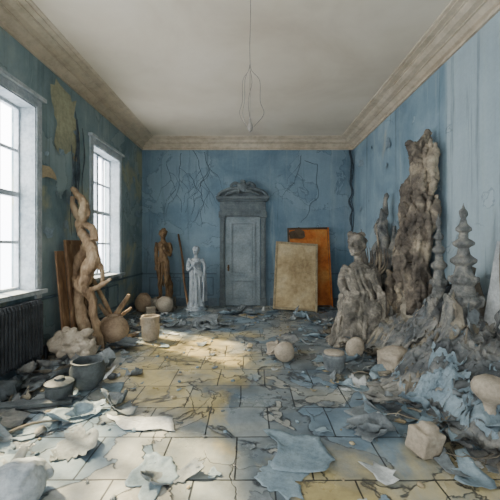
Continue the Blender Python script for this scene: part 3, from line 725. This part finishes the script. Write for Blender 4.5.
def poly_sheet(name,pts,mat,curl=.02,th=.003):
    b=B(); cx_=sum(p[0] for p in pts)/len(pts); cy_=sum(p[1] for p in pts)/len(pts)
    dense=[]
    for i in range(len(pts)):
        a=Vector(pts[i]);c=Vector(pts[(i+1)%len(pts)])
        for k in range(8):
            p=a.lerp(c,k/8); p+=Vector((noise.noise(Vector((p.x*9,p.y*9,1))),noise.noise(Vector((p.x*9,p.y*9,5)))))*.035; dense.append(p)
    v=[(cx_,cy_,.012)];f=[];n=len(dense)
    for q in range(1,7):
        for p in dense:
            x=cx_+(p.x-cx_)*q/6;y=cy_+(p.y-cy_)*q/6
            v.append((x,y,.012+curl*(q/6)**3*max(0,.2+noise.noise(Vector((x*3,y*3,7)))*2)))
    for k in range(n): f.append((0,1+k,1+(k+1)%n))
    for q in range(5):
        for k in range(n): a=1+q*n+k;c=1+q*n+(k+1)%n; f.append((a,a+n,c+n,c))
    b.add(v,f); return b.obj(name,mat,solid=th)
poly_sheet('torn_paper_sheet',[(-1.39,3.2),(-.74,3.12),(-.68,2.93),(-1.13,2.93)],M_paper,.02)
poly_sheet('torn_paper_sheet',[(.09,2.93),(.4,2.84),(.56,2.86),(.62,2.5),(.5,2.36),(.13,2.42),(.2,2.66)],M_blueflake,.03)
poly_sheet('torn_paper_sheet',[(-2.35,3.65),(-2.0,3.5),(-1.92,3.2),(-2.2,3.25)],M_slate,.05)

# ------------------------------------------------------------ left-hand objects
b=B(); yy=5.3
b.tube([(-2.86,yy,2.55),(-2.72,yy,2.38),(-2.66,yy,2.15),(-2.77,yy+.05,1.92),(-2.60,yy,1.68),(-2.50,yy-.05,1.45),(-2.62,yy-.05,1.15),(-2.76,yy,.85),(-2.7,yy,.5),(-2.62,yy,.02)],[.02,.055,.07,.05,.075,.09,.10,.075,.07,.09],12,sm=6,lump=.5,ls=8)
b.tube([(-2.87,yy+.05,2.42),(-2.86,yy+.05,2.25),(-2.72,yy+.05,2.02),(-2.56,yy+.05,1.9),(-2.50,yy,1.72)],[.025,.045,.045,.05,.05],10,sm=5,lump=.4,ls=8)
b.tube([(-2.62,yy,1.68),(-2.78,yy+.08,1.4),(-2.86,yy+.05,1.15),(-2.7,yy-.05,1.0),(-2.50,yy-.08,.82),(-2.46,yy-.1,.5),(-2.40,yy-.05,.02)],[.05,.06,.07,.08,.06,.05,.07],12,sm=6,lump=.5,ls=8)
b.tube([(-2.52,yy,1.42),(-2.40,yy,1.28),(-2.38,yy,1.05)],[.05,.035,.012],10,sm=4)
b.tube([(-2.62,yy,.9),(-2.42,yy-.1,.98),(-2.2,yy-.1,1.12)],[.05,.035,.01],10,sm=4)
b.ell((-2.73,yy,1.06),(.13,.10,.12),lump=.4)
b.obj('driftwood_sculpture',M_wood2,remesh=.012,disp=lambda c:.016*(ridge(Vector((c.x,c.y,c.z*.35))*11,3)-.3))
b=B()
for p,q,r in(((-2.72,5.95,.03),(-2.12,5.75,.78),.045),((-2.2,5.7,.04),(-2.66,5.8,.62),.04),((-2.75,5.7,.04),(-2.2,6.1,.5),.035),((-2.55,6.3,.03),(-2.85,5.9,1.1),.04),((-2.3,5.5,.04),(-2.1,6.1,.04),.04)):
    b.tube([p,tuple((p[i]+q[i])/2+R.uniform(-.02,.02) for i in range(3)),q],[r,r*1.1,r*.8],8,sm=4,lump=.25,ls=8)
b.obj('timber_offcuts',M_wood2)
e=empty('leaning_boards',(-2.9,5.2,0))
for i,(y0,y1,z,m) in enumerate([(4.92,5.12,1.55,M_wood),(5.15,5.62,1.72,M_wood),(5.66,5.95,1.5,M_frame)]):
    b=B(); b.box((0,0,0),(.03,y1-y0,z)); th=math.radians(5)
    if i==1:
        for q in(-1,1): b.box((.02,q*(y1-y0)/2*.88,0),(.02,.05,z)); 
        b.box((.02,0,z/2-.04),(.02,y1-y0,.06)); b.box((.02,0,-z/2+.04),(.02,y1-y0,.06))
    b.obj('board_%d'%(i+1),m,False,loc=(-.005+z*math.sin(th)/2,(y0+y1)/2-5.2,z*math.cos(th)/2+.01),rot=(0,-th,0),bevel=.004,parent=e)
b=B(); b.ell((0,0,.2),(.27,.25,.21),lump=.5,ls=3,cut=0.0); b.ell((.2,-.08,.14),(.16,.16,.14),lump=.5,ls=3,cut=0.0); b.ell((-.1,.0,.34),(.13,.12,.10),lump=.5,ls=3)
b.box((.18,-.1,.26),(.22,.12,.10),(.3,.5,.4))
b.obj('plaster_boulder',M_cream,remesh=.012,disp=lambda c:.018*(ridge(c*7,4)-.3),loc=(-2.55,4.8,0))
def pot(name,loc,prof,mat,seg=36,rot=(0,0,0),rough=.004):
    b=B(); b.lathe(prof,(0,0,0),seg); return b.obj(name,mat,disp=lambda c:rough*noise.noise(c*12),loc=loc,rot=rot,angle=50)
def jar(w,h,neck=.35,lip=.4):
    p=[(.0,0),(.45*w*.6,0)]
    for i in range(1,13):
        t=i/13; p.append((w/2*math.sin(math.pi*(.18+.70*t))**.8,h*t))
    p+=[(neck*w/1.2,h*.95),(lip*w/1.2,h),(lip*w/1.2-.02,h),(neck*w/1.2-.02,h*.93),(neck*w/1.2,h*.8),(.0,h*.78)]
    return p
pot('clay_jar',(-2.33,5.6,.01),jar(.50,.46,.2,.22),M_clay)
b=B(); b.lathe([(0,0),(.12,0),(.145,.03),(.15,.2),(.145,.34),(.155,.37),(.155,.41),(.125,.41),(.125,.37),(.12,.1),(0,.08)],(0,0,0),32)
for k in range(3): b.box((.14*math.cos(k*2.1+1),.14*math.sin(k*2.1+1),.3),(.07,.06,.12),(0,0,k*2.1+1))
b.obj('cream_urn',M_cream,disp=lambda c:.012*noise.noise(c*7),loc=(-1.76,5.78,.012),angle=50)
pot('glazed_bowl',(-1.88,3.82,.012),[(0,0),(.1,0),(.12,.03),(.17,.09),(.19,.17),(.185,.24),(.165,.28),(.17,.30),(.18,.31),(.16,.315),(.145,.28),(.165,.22),(.15,.1),(0,.06)],M_dark)
pot('small_pot',(-2.04,3.53,.012),[(0,0),(.11,0),(.13,.02),(.135,.14),(.13,.15),(.14,.16),(.14,.18),(.09,.2),(.05,.205),(.05,.225),(.03,.235),(0,.235)],M_dark)
pot('storage_jar',(-2.70,8.3,.01),jar(.42,.44,.25,.3),M_clay)
b=B(); b.ell((0,0,.205),(.21,.21,.205),lump=.06); b.obj('plaster_ball',M_cream,loc=(-2.12,8.1,0))
b=B(); b.box((0,0,.09),(.22,.2,.18),(0,0,.4)); b.obj('stone_block',M_cream,False,loc=(-2.42,7.95,0),bevel=.02)
b=B(); b.ell((0,0,.11),(.19,.18,.13),lump=.15,ls=3,cut=0.0); b.ell((.04,-.03,.2),(.11,.1,.05),lump=.3); b.tube([(-.16,.1,.12),(0,.17,.14),(.16,.08,.12)],[.03,.035,.03],sm=4)
b.obj('broken_plaster_head',M_marble,remesh=.009,sm=1,disp=lambda c:.006*ridge(c*8,3),loc=(-1.50,2.12,.0))
b=B(); b.box((0,0,.05),(.9,.13,.035),(0,.05,0)); b.box((-.3,.1,.02),(.6,.1,.03),(0,0,.2)); b.obj('broken_plank',M_dark,False,loc=(-2.28,3.3,.01),rot=(0,0,.35),bevel=.004)
b=B(); b.ell((0,0,.1),(.13,.13,.1),lump=.3,cut=0.0); b.obj('dark_stone',M_dark,loc=(-2.62,3.55,0))

# ------------------------------------------------------------ leaning panels (back right)
e=empty('leaning_canvas',(1.06,8.2,0)); th=math.radians(18)
b=B(); w_,h_=1.1,1.76
b.box((0,0,h_/2),(w_-.1,.03,h_-.1),mi=0)
for q in(-1,1): b.box((q*(w_/2-.03),0,h_/2),(.06,.055,h_),mi=1)
for z in(.03,h_-.03): b.box((0,0,z),(w_-.12,.055,.06),mi=1)
b.obj('panel',[M_canvas,simple('canvas_edge_paint',C(120,106,82),C(160,148,118),4)],False,rot=(-th,math.radians(4),0),bevel=.012,parent=e,loc=(0,.0,.045))
e=empty('leaning_rust_panel',(1.55,8.68,0)); th=math.radians(9)
b=B(); w_,h_=1.12,2.12
b.box((0,0,h_/2),(w_-.1,.03,h_-.1),mi=0)
for q in(-1,1): b.box((q*(w_/2-.02),0,h_/2),(.04,.05,h_),mi=0 if q>0 else 1)
for z in(.02,h_-.02): b.box((0,0,z),(w_-.08,.05,.04),mi=1)
b.sheet((-.25,-.02,h_-.15),.4,.25,(1.57,0,0),.1,.5,1)
b.obj('panel',[M_orange,M_frame],False,rot=(-th,math.radians(-1.0),0),bevel=.006,parent=e,loc=(0,0,.03))
b=B(); b.box((0,0,0),(.04,.9,1.25)); b.obj('leaning_white_board',M_paper,False,loc=(2.62,3.25,1.02),rot=(.1,.10,0),bevel=.01)
b=B(); b.tube([(2.55,3.35,.3),(2.6,3.45,1.0),(2.62,3.5,1.5),(2.68,3.55,1.95)],[.03,.025,.02,.012],8,sm=4,lump=.3,ls=8); b.obj('leaning_branch',M_bark)

# ------------------------------------------------------------ right-hand loose objects
b=B(); b.ell((0,0,.14),(.145,.135,.14),lump=.08); b.obj('round_stone',M_cream,loc=(.46,4.7,0))
b=B()
for k in range(7):
    b.sheet((R.uniform(-.25,.35),R.uniform(-.1,.25),.05+.02*k),R.uniform(.2,.36),R.uniform(.15,.25),(R.uniform(-.3,.3),R.uniform(-.4,.4),R.uniform(0,6)),.3,.45,k%3,5,16,.1,floor=.004)
b.obj('broken_plaster_shards',[M_slate,M_cream,M_rub],loc=(.52,4.98,0),solid=.012)
pot('blue_rimmed_bowl',(1.08,4.38,.012),[(0,0),(.12,0),(.135,.03),(.145,.15),(.155,.16),(.155,.19),(.12,.21),(.05,.215),(0,.21)],M_slate)
b=B(); b.lathe([(.13,0),(.135,.02),(.1,.03),(0,.032)],(0,0,.205),30); b.obj('bowl_lid',M_cream,loc=(1.08,4.38,.015))
b=B(); b.ell((0,0,.15),(.13,.13,.16),(0,.3,0),lump=.08,cut=0.0); b.obj('egg_stone',M_cream,loc=(1.50,4.85,0))
b=B(); b.box((0,0,.17),(.3,.3,.32),(.06,-.1,.5)); b.ell((0,0,.26),(.19,.18,.12),lump=.1)
b.obj('worn_stone_block',M_cream,remesh=.014,sm=8,disp=lambda c:.008*ridge(c*5,3),loc=(1.78,4.15,.0))
b=B(); b.lathe([(.09,0),(.1,.02),(.06,.06),(.045,.1),(.05,.15),(.1,.19),(.135,.23),(.14,.28),(.12,.33),(.07,.36),(0,.37)],(0,0,0),32)
b.obj('mushroom_finial',M_cream,disp=lambda c:.006*noise.noise(c*9),loc=(1.93,2.72,.2),rot=(0,.06,0),angle=60)
b=B(); b.box((0,0,.1),(.2,.18,.17),(.1,.15,.4)); b.box((.03,0,.2),(.1,.1,.06),(0,.2,.2)); b.obj('carved_block',M_cream,remesh=.01,sm=5,disp=lambda c:.006*ridge(c*7,3),loc=(1.36,2.62,.0))

# ------------------------------------------------------------ light
w=bpy.data.worlds.new('sky'); scene.world=w; w.use_nodes=True; nt=w.node_tree
bg=nt.nodes['Background']; tc=nt.nodes.new('ShaderNodeTexCoord'); sp=nt.nodes.new('ShaderNodeSeparateXYZ'); rp=nt.nodes.new('ShaderNodeValToRGB')
nt.links.new(tc.outputs['Generated'],sp.inputs[0]); nt.links.new(sp.outputs[2],rp.inputs[0])
e_=rp.color_ramp.elements; e_[0].position=0;e_[0].color=(.72,.74,.8,1); e_[1].position=.5; e_[1].color=(1,.985,.955,1)
nt.links.new(rp.outputs[0],bg.inputs[0]); bg.inputs[1].default_value=17.0
def portal(loc,rot,sx,sy,n):
    l=bpy.data.lights.new(n,'AREA'); l.shape='RECTANGLE'; l.size=sx;l.size_y=sy; l.cycles.is_portal=True
    o=bpy.data.objects.new(n,l); scene.collection.objects.link(o); o.location=loc;o.rotation_euler=rot
for i,(a,c) in enumerate(wins_l): portal((XL-T-.02,(a+c)/2,(ZS+ZT)/2),(0,math.radians(-90),0),ZT-ZS,c-a,'window_portal_%d'%i)
for i,(a,c) in enumerate(fill_wins): portal(((a+c)/2,YF-T-.02,(.9+ZF)/2),(math.radians(90),0,0),c-a,ZF-.9,'front_fill_portal_%d'%i)  # sky portals for the added front openings that carry fill light
l=bpy.data.lights.new('sun','SUN'); l.energy=30.0; l.angle=math.radians(3); l.color=(1,.80,.48)
o=bpy.data.objects.new('sun',l); scene.collection.objects.link(o)
o.rotation_euler=Vector((2.4,-1.5,-2.7)).to_track_quat('-Z','Y').to_euler()

# ------------------------------------------------------------ camera
cam=bpy.data.cameras.new('camera'); co=bpy.data.objects.new('camera',cam); scene.collection.objects.link(co)
cam.lens=24; cam.sensor_width=36; cam.shift_x=-.004; cam.shift_y=-.008
co.location=(0,0,1.63); co.rotation_euler=(math.radians(90),0,0); scene.camera=co
